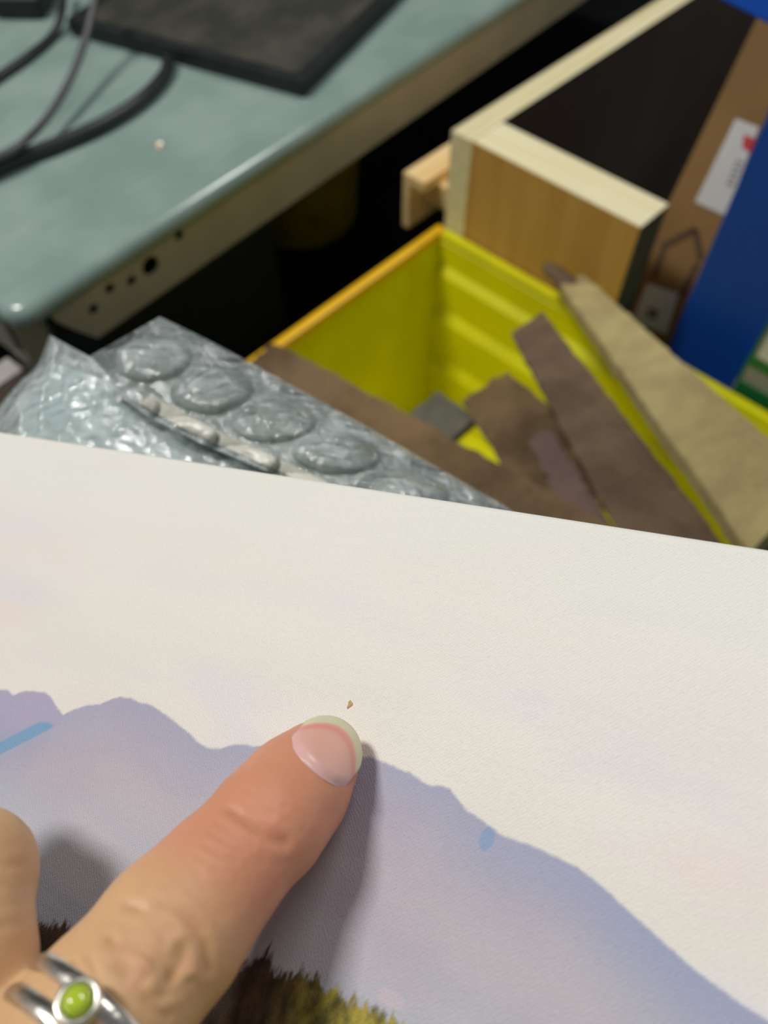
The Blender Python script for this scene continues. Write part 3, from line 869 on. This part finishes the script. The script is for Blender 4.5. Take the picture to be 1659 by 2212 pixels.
    sy = t.math('SINE', t.math('MULTIPLY', wy, 2 * math.pi / P_))
    wv = t.math('MULTIPLY', sx, sy)
    fine = t.noise(co, 1900, 3)
    h = t.math('ADD', t.math('MULTIPLY', wv, 0.34), t.math('MULTIPLY', fine, 1.3))
    t.bump(h, 0.000085, 1.0)
    return t.m

canvas = empty('canvas_print', (0, 0, 0), 0, 'stretched canvas print of pale lilac mountains, sky and dark trees', 'canvas print')
canvas.matrix_world = CMAT
W0, W1, HH, TH = -0.10, 0.36, 0.33, 0.030
bm = bmesh.new()
bmesh.ops.create_cube(bm, size=1)
for v in bm.verts:
    v.co = (W0 + (v.co.x + 0.5) * (W1 - W0), -HH + (v.co.y + 0.5) * HH, -TH + (v.co.z + 0.5) * TH)
for f_ in [f_ for f_ in bm.faces if f_.normal.z < -0.9]:
    bmesh.ops.delete(bm, geom=[f_], context='FACES_ONLY')
ed = [e for e in bm.edges if not all(v.co.z < -TH + 1e-5 for v in e.verts)]
bmesh.ops.bevel(bm, geom=ed, offset=0.0022, segments=6, profile=0.5, affect='EDGES')
cv = link('canvas', finish(bm, 'canvas'), canvas_mat(), canvas, smooth=True)
sd = cv.modifiers.new('thick', 'SOLIDIFY'); sd.thickness = 0.0006; sd.offset = -1
M_bar = wood_mat('stretcher_pine', srgb(206, 176, 128), srgb(222, 196, 150), 0, 40)
g = 0.0008
for lo, hi in (((W0 + g, -0.036, -TH + 0.001), (W1 - g, -g, -0.004)), ((W0 + g, -HH + g, -TH + 0.001), (W1 - g, -HH + 0.036, -0.004)),
               ((W0 + g, -HH + 0.0362, -TH + 0.001), (W0 + 0.036, -0.0362, -0.004)), ((W1 - 0.036, -HH + 0.0362, -TH + 0.001), (W1 - g, -0.0362, -0.004))):
    box('stretcher_bar', lo, hi, M_bar, canvas, 0.001)
sx_, sy_ = cl(756, 1522)
ang = np.linspace(0, 2 * math.pi, 13)[:-1]
rad = 0.00058 * (1 + 0.25 * np.sin(ang * 3 + 1))
verts = [(sx_ + r_ * 0.8 * math.cos(a_), sy_ + r_ * 1.25 * math.sin(a_), 0.00002) for r_, a_ in zip(rad, ang)] + [(sx_ + r_ * 0.6 * math.cos(a_), sy_ + r_ * 0.95 * math.sin(a_), 0.00012) for r_, a_ in zip(rad, ang)]
fc = [(i, (i + 1) % 12, 12 + (i + 1) % 12, 12 + i) for i in range(12)] + [tuple(range(12, 24))]
spk = link('brown_speck', mesh('brown_speck', verts, fc), plain('speck_brown', srgb(188, 156, 112), 0.7, scale=2000), canvas)
spk['label'] = 'tiny tan blemish on the printed sky'

# ------------------------------------------------------------------ hand
def smin(a, b, k):
    h = np.clip(0.5 + 0.5 * (b - a) / k, 0, 1)
    return b * (1 - h) + a * h - k * h * (1 - h)

idx = [px2c(689, 1644, 0.1218), px2c(643, 1700, 0.1168), px2c(583, 1772, 0.1105), px2c(470, 1895, 0.1035), px2c(372, 2012, 0.0975), px2c(225, 2195, 0.0895), np.array([-0.0487, 0.0720, 0.070])]
idr = [0.0060, 0.0072, 0.0078, 0.0079, 0.0089, 0.0091, 0.0110]
mid = [px2c(-75, 1895, 0.1030), px2c(-118, 2110, 0.0925), np.array([-0.0575, 0.0625, 0.073])]
midr = [0.0088, 0.0094, 0.0112]
mid_d = [px2c(-75, 1895, 0.1030), px2c(-70, 2010, 0.1180), px2c(-140, 2190, 0.112)]
mid_dr = [0.0086, 0.0078, 0.0068]
rk = np.array([-0.0685, 0.0560, 0.0795]); pk = np.array([-0.0775, 0.0505, 0.089])
ringf = [rk, rk + [-0.001, -0.014, 0.030], rk + [0.001, 0.006, 0.040], rk + [0.004, 0.022, 0.032]]
pinky = [pk, pk + [0.002, -0.010, 0.026], pk + [0.010, 0.006, 0.033], pk + [0.008, 0.019, 0.026]]
wrist = np.array([-0.128, 0.128, 0.058]); fore = np.array([-0.205, 0.215, 0.050])
thumb = [np.array([-0.100, 0.118, 0.066]), np.array([-0.066, 0.106, 0.083]), np.array([-0.052, 0.092, 0.099]), np.array([-0.062, 0.078, 0.106])]

AX = idx[0] - idx[2]; AX /= np.linalg.norm(AX)
view = -idx[1] / np.linalg.norm(idx[1])
DZ = view - AX * (view @ AX); DZ /= np.linalg.norm(DZ)       # dorsal side of the fingertip faces the lens
LT = np.cross(AX, DZ)

def cap(P, a, b, ra, rb, flat=None, fd=1.0):
    ba = b - a
    h = np.clip(((P - a) @ ba) / (ba @ ba), 0, 1)
    q = P - a - h[:, None] * ba
    if flat is not None:
        c = q @ flat
        q = q + (c * (1 / fd - 1))[:, None] * flat
    return np.sqrt((q * q).sum(1)) - (ra + (rb - ra) * h)

def hand_sdf(P):
    d = None
    fl = (DZ, 0.88)
    for i in range(len(idx) - 1):
        c = cap(P, idx[i], idx[i + 1], idr[i], idr[i + 1], *(fl if i < 5 else (None, 1)))
        d = c if d is None else smin(d, c, 0.0035)
    # finger pad under the tip
    pad0 = idx[0] - DZ * 0.0016 - AX * 0.001; pad1 = idx[1] - DZ * 0.0022
    d = smin(d, cap(P, pad0, pad1, 0.0056, 0.0066), 0.004)
    m = smin(cap(P, mid[0], mid[1], midr[0], midr[1]), cap(P, mid[1], mid[2], midr[1], midr[2]), 0.004)
    m = smin(m, cap(P, mid_d[0], mid_d[1], mid_dr[0], mid_dr[1]), 0.002)
    m = smin(m, cap(P, mid_d[1], mid_d[2], mid_dr[1], mid_dr[2]), 0.002)
    r = None
    for ch_, rr in ((ringf, (0.0108, 0.0088, 0.0078, 0.0068)), (pinky, (0.0100, 0.0078, 0.0068, 0.0058))):
        f_ = None
        for i in range(3):
            c = cap(P, ch_[i], ch_[i + 1], rr[i], rr[i + 1])
            f_ = c if f_ is None else smin(f_, c, 0.002)
        r = f_ if r is None else smin(r, f_, 0.001)
    d = smin(d, m, 0.0022)
    d = smin(d, r, 0.0012)
    palm = None
    for k_ in (idx[-1], mid[-1], rk, pk):
        wv = wrist + (k_ - np.mean([idx[-1], mid[-1], rk, pk], axis=0)) * 0.45
        c = cap(P, k_, wv, 0.0118, 0.0175)
        palm = c if palm is None else smin(palm, c, 0.010)
    d = smin(d, palm, 0.006)
    tr_ = (0.0150, 0.0115, 0.0098, 0.0080)
    f_ = None
    for i in range(3):
        c = cap(P, thumb[i], thumb[i + 1], tr_[i], tr_[i + 1])
        f_ = c if f_ is None else smin(f_, c, 0.004)
    d = smin(d, f_, 0.006)
    d = smin(d, cap(P, wrist, fore, 0.0245, 0.031), 0.012)
    return d

def surface_nets(fn, lo, hi, h, B=6):
    lo, hi = np.asarray(lo), np.asarray(hi)
    nb = np.ceil((hi - lo) / (h * B)).astype(int)
    bc = [lo[i] + (np.arange(nb[i]) + 0.5) * h * B for i in range(3)]
    G = np.stack(np.meshgrid(*bc, indexing='ij'), -1).reshape(-1, 3)
    dc = fn(G)
    act = np.abs(dc) < h * B * 1.25
    n = nb * B
    V = np.repeat(np.repeat(np.repeat(np.sign(dc).reshape(nb), B, 0), B, 1), B, 2).astype(np.float32)
    off = np.stack(np.meshgrid(*[np.arange(B)] * 3, indexing='ij'), -1).reshape(-1, 3)
    bi = np.stack(np.unravel_index(np.nonzero(act)[0], nb), -1) * B
    for s in range(0, len(bi), 2000):
        ii = (bi[s:s + 2000, None] + off[None]).reshape(-1, 3)
        V[ii[:, 0], ii[:, 1], ii[:, 2]] = fn(lo + (ii + 0.5) * h)
    S = V < 0
    c8 = [S[i:n[0] - 1 + i, j:n[1] - 1 + j, k:n[2] - 1 + k] for i in (0, 1) for j in (0, 1) for k in (0, 1)]
    cnt = sum(c.astype(np.int8) for c in c8)
    cells = np.stack(np.nonzero((cnt > 0) & (cnt < 8)), -1)
    vid = -np.ones(tuple(n - 1), int)
    vid[cells[:, 0], cells[:, 1], cells[:, 2]] = np.arange(len(cells))
    acc = np.zeros((len(cells), 3)); num = np.zeros(len(cells))
    cor = np.array([(i, j, k) for i in (0, 1) for j in (0, 1) for k in (0, 1)])
    val = np.stack([V[cells[:, 0] + c[0], cells[:, 1] + c[1], cells[:, 2] + c[2]] for c in cor], -1)
    for a in range(8):
        for b in range(a + 1, 8):
            if np.abs(cor[a] - cor[b]).sum() == 1:
                va, vb = val[:, a], val[:, b]
                mk = (va < 0) != (vb < 0)
                tq = np.where(mk, va / np.where(mk, va - vb, 1), 0)
                acc += np.where(mk[:, None], cor[a] + tq[:, None] * (cor[b] - cor[a]), 0); num += mk
    verts = lo + (cells + acc / num[:, None] + 0.5) * h
    quads = []
    for ax in range(3):
        u, v = (ax + 1) % 3, (ax + 2) % 3
        sl0 = [slice(1, -1)] * 3; sl1 = [slice(1, -1)] * 3
        sl0[ax] = slice(0, -1); sl1[ax] = slice(1, None)
        A, Bq = S[tuple(sl0)], S[tuple(sl1)]
        e = np.stack(np.nonzero(A != Bq), -1)
        flip = A[e[:, 0], e[:, 1], e[:, 2]]
        base_ = e.copy(); base_[:, u] += 1; base_[:, v] += 1
        du = np.zeros(3, int); du[u] = 1; dv = np.zeros(3, int); dv[v] = 1
        ids = [vid[tuple((base_ - q).T)] for q in (du + dv, dv, 0 * du, du)]
        qd = np.stack(ids, -1)
        qd[~flip] = qd[~flip][:, ::-1]
        quads.append(qd)
    return verts, np.vstack(quads)

allp = np.array(idx + mid + mid_d + ringf + pinky + thumb + [wrist, fore])
HV, HQ = surface_nets(hand_sdf, allp.min(0) - 0.036, allp.max(0) + 0.036, 0.00045)
# normals by gradient
eps = 2e-4
HN = np.stack([hand_sdf(HV + np.eye(3)[i] * eps) - hand_sdf(HV - np.eye(3)[i] * eps) for i in range(3)], -1)
HN /= np.linalg.norm(HN, axis=1)[:, None]
hpx = HV[:, :2] / HV[:, 2:3] * FPX + np.array([CX, CY])
facing = np.clip((HN * (-HV / np.linalg.norm(HV, axis=1)[:, None])).sum(1), 0, 1)
def segdist(p, line):
    line = np.asarray(line, float)
    best = np.full(len(p), 1e9)
    for a, b in zip(line[:-1], line[1:]):
        ba = b - a
        h = np.clip(((p - a) @ ba) / (ba @ ba), 0, 1)
        best = np.minimum(best, np.linalg.norm(p - a - h[:, None] * ba, axis=1))
    return best
# skin folds over the knuckles: (line, depth mm, width px)
folds = [([(498, 1752), (530, 1772), (560, 1796), (590, 1812), (612, 1818)], 0.34, 10), ([(505, 1722), (545, 1745), (585, 1762)], 0.12, 9),
         ([(470, 1775), (505, 1800), (545, 1825)], 0.13, 8), ([(455, 1800), (495, 1825), (525, 1840)], 0.10, 7), ([(440, 1825), (480, 1850), (510, 1862)], 0.10, 7), ([(425, 1850), (465, 1875), (490, 1885)], 0.08, 7),
         ([(620, 1740), (660, 1760)], 0.05, 7), ([(520, 1705), (570, 1728), (610, 1742)], 0.06, 8),
         ([(272, 1958), (320, 1972), (352, 1992), (372, 2010)], 0.22, 9), ([(345, 1955), (395, 1978), (425, 2012), (440, 2050), (450, 2090)], 0.26, 10),
         ([(370, 1935), (410, 1965), (445, 2005)], 0.12, 8),
         ([(235, 2030), (262, 2060), (280, 2090), (305, 2120)], 0.24, 10), ([(280, 2040), (320, 2058), (350, 2082), (372, 2110)], 0.26, 10),
         ([(395, 2050), (385, 2085), (368, 2120), (352, 2140)], 0.24, 11), ([(250, 2085), (285, 2130), (320, 2165), (360, 2190)], 0.26, 10),
         ([(405, 2120), (380, 2145), (345, 2155), (320, 2150)], 0.18, 10), ([(160, 2080), (175, 2110), (185, 2140)], 0.14, 9), ([(190, 2070), (210, 2110), (235, 2150), (270, 2190)], 0.14, 10),
         ([(330, 2000), (350, 2020), (355, 2040)], 0.12, 9),
         ([(-30, 1905), (25, 1915), (62, 1908)], 0.30, 12), ([(-30, 1955), (20, 1952), (60, 1940)], 0.34, 12), ([(-30, 2000), (10, 1992), (55, 1978)], 0.22, 12), ([(-20, 1860), (20, 1872), (50, 1868)], 0.18, 12)]
disp = np.zeros(len(HV))
near = (facing > 0.1)
for ln, dep, wd in folds:
    lo_, hi_ = np.min(ln, 0) - 50, np.max(ln, 0) + 50
    m_ = near & (hpx[:, 0] > lo_[0]) & (hpx[:, 0] < hi_[0]) & (hpx[:, 1] > lo_[1]) & (hpx[:, 1] < hi_[1])
    if m_.any():
        dd = segdist(hpx[m_], ln)
        wd = wd * (1.3 if dep > 0.2 else 1.0)
        disp[m_] -= 0.70 * dep * 1e-3 * (np.exp(-(dd / wd) ** 2) - 0.45 * np.exp(-((dd - wd * 2.1) / wd) ** 2)) * np.clip(facing[m_] * 1.6, 0, 1)
def gauss(cx_, cy_, r_): return np.exp(-(((hpx[:, 0] - cx_) ** 2 + (hpx[:, 1] - cy_) ** 2) / r_ ** 2)) * (facing > 0)
disp += 0.15e-3 * gauss(585, 1785, 26) + 0.25e-3 * gauss(330, 2040, 36) + 0.25e-3 * gauss(310, 2085, 22) + 0.25e-3 * gauss(410, 2100, 24) + 0.2e-3 * gauss(290, 2120, 20)
# small skin relief
disp += (vnoise(HV * 900) * 0.00004)
HV2 = HV + HN * disp[:, None]
hme = bpy.data.meshes.new('hand')
hme.vertices.add(len(HV2)); hme.vertices.foreach_set('co', cam2w(HV2).ravel())
hme.loops.add(HQ.size); hme.loops.foreach_set('vertex_index', HQ.ravel().astype(np.int32))
hme.polygons.add(len(HQ)); hme.polygons.foreach_set('loop_start', np.arange(0, HQ.size, 4, dtype=np.int32))
hme.update(calc_edges=True); hme.validate()
# skin colour: natural redness at the fingertip and joints
s_base = np.array(srgb(219, 176, 132)[:3]); s_red = np.array(srgb(214, 146, 116)[:3]); s_pink = np.array(srgb(226, 158, 132)[:3]); s_fold_shade = np.array(srgb(184, 128, 84)[:3])
colr = np.tile(s_base, (len(HV), 1))
tdist = np.clip(((HV - idx[2]) @ AX) / 0.010 * 0.5 + 0.5, 0, 1)
isidx = np.exp(-(np.clip(np.linalg.norm(HV - idx[1], axis=1) - 0.018, 0, 1) / 0.008) ** 2)
def blend(c, to, w): return c * (1 - w[:, None]) + to * w[:, None]
colr = blend(colr, s_red, np.clip(isidx * 0.95, 0, 1))
colr = blend(colr, s_pink, 0.6 * np.clip(gauss(585, 1790, 45), 0, 1))
for (x_, y_) in ((265, 2048), (315, 2085), (290, 2118), (415, 2080), (345, 2015)):
    colr = blend(colr, s_pink, 0.35 * gauss(x_, y_, 24))
fold_shade = np.clip(-disp / 0.00025, 0, 1)
colr = blend(colr, s_fold_shade, fold_shade * 0.6)  # shade in the skin folds painted into the vertex colour
nz_ = vnoise(HV * 260) * 0.5 + vnoise(HV * 90 + 3) * 0.5
colr *= (1 + 0.06 * nz_)[:, None]
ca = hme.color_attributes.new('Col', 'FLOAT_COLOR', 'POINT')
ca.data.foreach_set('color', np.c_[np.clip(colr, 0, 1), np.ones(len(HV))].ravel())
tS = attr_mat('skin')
tS.set(Roughness=0.48, Subsurface_Weight=0.22, Subsurface_Radius=(1.0, 0.35, 0.2), Subsurface_Scale=0.0022, Specular_IOR_Level=0.4)
co_ = tS.coord()
vv_ = tS.n('ShaderNodeTexVoronoi', feature='DISTANCE_TO_EDGE'); tS.put(vv_.inputs['Vector'], co_); vv_.inputs['Scale'].default_value = 1500
tS.bump(tS.math('ADD', tS.math('MULTIPLY', vv_.outputs[0], 0.6), tS.noise(co_, 2500, 2)), 0.00004, 0.8)
hand = link('hand', hme, tS.m, None, smooth=True)
tag(hand, 'hand with extended index finger pointing at the speck on the canvas', 'hand')

# sleeve over the forearm, outside the picture
ad_ = (fore - wrist) / np.linalg.norm(fore - wrist)
sl_p = np.array([wrist + (fore - wrist) * 0.42 + ad_ * d_ for d_ in np.linspace(0, 0.26, 40)])
sl_r = 0.0345 + 0.010 * np.linspace(0, 1, 40) + 0.0012 * np.sin(np.linspace(0, 30, 40)); sl_r[0] = 0.0335
link('sleeve', tube_me('sleeve', cam2w(sl_p), sl_r, 32), plain('sleeve_fabric', (0.05, 0.055, 0.065), 0.9, var=0.2, scale=200, bump=0.0004), hand, smooth=True)

# fingernail
nu, nv = 44, 40
cut = px2c(664, 1664, 0.1120); tipn = px2c(755, 1561, 0.1180)
NP = np.zeros((nu, nv, 3)); NCOL = np.zeros((nu, nv, 4))
nax = AX
ncen = idx[0] * 0.45 + idx[1] * 0.55
L0, L1 = -0.0046, 0.0082
def skin_h(s_, lat):
    zz = np.linspace(0.012, 0.0, 121)
    P = (ncen + nax * s_ + LT * lat)[None] + zz[:, None] * DZ
    ins = np.nonzero(hand_sdf(P) < 0)[0]
    return zz[ins[0]] if len(ins) else 0.0
H_a, H_b = skin_h(-0.003, 0), skin_h(0.004, 0)
slope = (H_b - H_a) / 0.007
He = 0.5 * (skin_h(0.0, 0.0045) + skin_h(0.0, -0.0045))
Hc = skin_h(0.0, 0)
print('nail', H_a, H_b, Hc, He)
for i in range(nu):
    for j in range(nv):
        a = i / (nu - 1); b = j / (nv - 1) * 2 - 1
        # outline: rounded cuticle and rounded free edge
        st = L0 + (L1 - L0) * a
        lo_s = L0 + (1 - math.sqrt(max(0, 1 - (abs(b) ** 2.2) * 0.86))) * 0.0062
        hi_s = L1 - (1 - math.sqrt(max(0, 1 - (abs(b) ** 2.0) * 0.92))) * 0.0062
        s_ = lo_s + (hi_s - lo_s) * a
        half = 0.0054
        lat = half * b
        ht = Hc + 0.0004 - (Hc - He) * (abs(b) / 0.84) ** 2.2 * 0.9 + slope * s_ - 8.0 * max(0, s_ - 0.004) ** 2
        ht -= 0.0008 * math.exp(-((s_ - lo_s) / 0.0011) ** 2) + 0.0003 * abs(b) ** 8
        NP[i, j] = ncen + nax * s_ + LT * lat + DZ * ht
        free = (s_ - (0.0059 - (b ** 2) * 0.0042))
        w_ = np.clip(free / 0.0006, 0, 1)
        bed = np.array(srgb(232, 178, 162)[:3]) * (1 - 0.0) 
        red = np.array(srgb(226, 142, 130)[:3]); lun = np.array(srgb(226, 188, 190)[:3]); ivory = np.array(srgb(216, 212, 178)[:3])
        c = bed * (1 - 0)
        rr_ = np.exp(-((free + 0.0009) / 0.0009) ** 2); c = c * (1 - 0.7 * rr_) + red * 0.7 * rr_
        ll_ = np.exp(-((s_ - lo_s) / 0.0022) ** 2); c = c * (1 - 0.6 * ll_) + lun * 0.6 * ll_
        c = c * (1 - w_) + ivory * w_
        NCOL[i, j] = (*c, 1)
nme = grid_me('fingernail', cam2w(NP))
na_ = nme.color_attributes.new('Col', 'FLOAT_COLOR', 'POINT')
na_.data.foreach_set('color', NCOL.ravel())
tN = attr_mat('nail'); tN.set(Roughness=0.28, Subsurface_Weight=0.1, Subsurface_Radius=(1, 0.4, 0.3), Subsurface_Scale=0.001, Specular_IOR_Level=0.5)
nail = link('fingernail', nme, tN.m, hand, smooth=True)
sd = nail.modifiers.new('thick', 'SOLIDIFY'); sd.thickness = 0.0005; sd.offset = 0
nail['label'] = 'pink fingernail with a pale ivory free edge'

# ------------------------------------------------------------------ finger ring
fa = idx[4] - idx[5]; fa /= np.linalg.norm(fa)
vd = -idx[5] / np.linalg.norm(idx[5])
fd = vd - fa * (vd @ fa); fd /= np.linalg.norm(fd)
flt = np.cross(fa, fd)
rc = px2c(208, 2222, 0.0886)
M_sil = NT('ring_silver'); M_sil.set(Base_Color=srgb(232, 228, 220), Metallic=1.0, Roughness=0.30)
M_sil.bump(M_sil.noise(M_sil.coord(), 900, 2), 0.0001)
ring = empty('finger_ring', tuple(cam2w(rc[None])[0]), 0, 'silver double-band ring with a round green stone on the index finger', 'ring')
rinv = Matrix.Translation(-Vector(ring.location))
RB = 0.0098
def band(shift, minor):
    a = np.linspace(0, 2 * math.pi, 64, endpoint=False)
    V_, F_ = [], []
    for i, t_ in enumerate(a):
        cdir = fd * math.cos(t_) * 0.93 + flt * math.sin(t_)
        for k in range(12):
            b = 2 * math.pi * k / 12
            wob = 1 + 0.10 * math.sin(9 * t_)
            V_.append(rc + fa * (shift + minor * 1.35 * math.sin(b)) + cdir * (RB + minor * wob * math.cos(b)))
    for i in range(64):
        for k in range(12):
            F_.append((i * 12 + k, i * 12 + (k + 1) % 12, ((i + 1) % 64) * 12 + (k + 1) % 12, ((i + 1) % 64) * 12 + k))
    return link('band', mesh('band', cam2w(np.array(V_)), F_), M_sil.m, ring, rinv, True)
band(0.0004, 0.0010); band(-0.0033, 0.0010)
# stone setting, turned a little to the left of the finger's crest
sa = math.radians(16)
sdir = fd * math.cos(sa) - flt * math.sin(sa) if (flt @ np.array([1, 0.6, 0])) > 0 else fd * math.cos(sa) + flt * math.sin(sa)
spos = rc + sdir * (RB + 0.0004) - fa * 0.0012
ux_ = np.cross(sdir, fa); ux_ /= np.linalg.norm(ux_); uy_ = np.cross(sdir, ux_)
def turned(name, prof, mat, seg=32):
    V_, F_ = [], []
    for r_, z_ in prof:
        for k in range(seg):
            a = 2 * math.pi * k / seg
            V_.append(spos + (ux_ * math.cos(a) + uy_ * math.sin(a)) * r_ + sdir * z_)
    for i in range(len(prof) - 1):
        for k in range(seg):
            F_.append((i * seg + k, i * seg + (k + 1) % seg, (i + 1) * seg + (k + 1) % seg, (i + 1) * seg + k))
    F_.append(tuple(range(seg))[::-1]); F_.append(tuple((len(prof) - 1) * seg + k for k in range(seg)))
    return link(name, mesh(name, cam2w(np.array(V_)), F_), mat, ring, rinv, True)
turned('setting', [(0.0019, 0), (0.0023, 0.0004), (0.0024, 0.0018), (0.0022, 0.0022), (0.0016, 0.0020), (0.0015, 0.0012)], M_sil.m)
M_gem = NT('peridot'); M_gem.set(Base_Color=srgb(214, 240, 70), Roughness=0.06, Transmission_Weight=0.35, IOR=1.65)
turned('gemstone', [(0.0014, 0.0013), (0.00152, 0.0020), (0.0012, 0.0027), (0.0006, 0.0029), (0.00005, 0.00295)], M_gem.m, 12)['label'] = 'round yellow-green faceted stone'
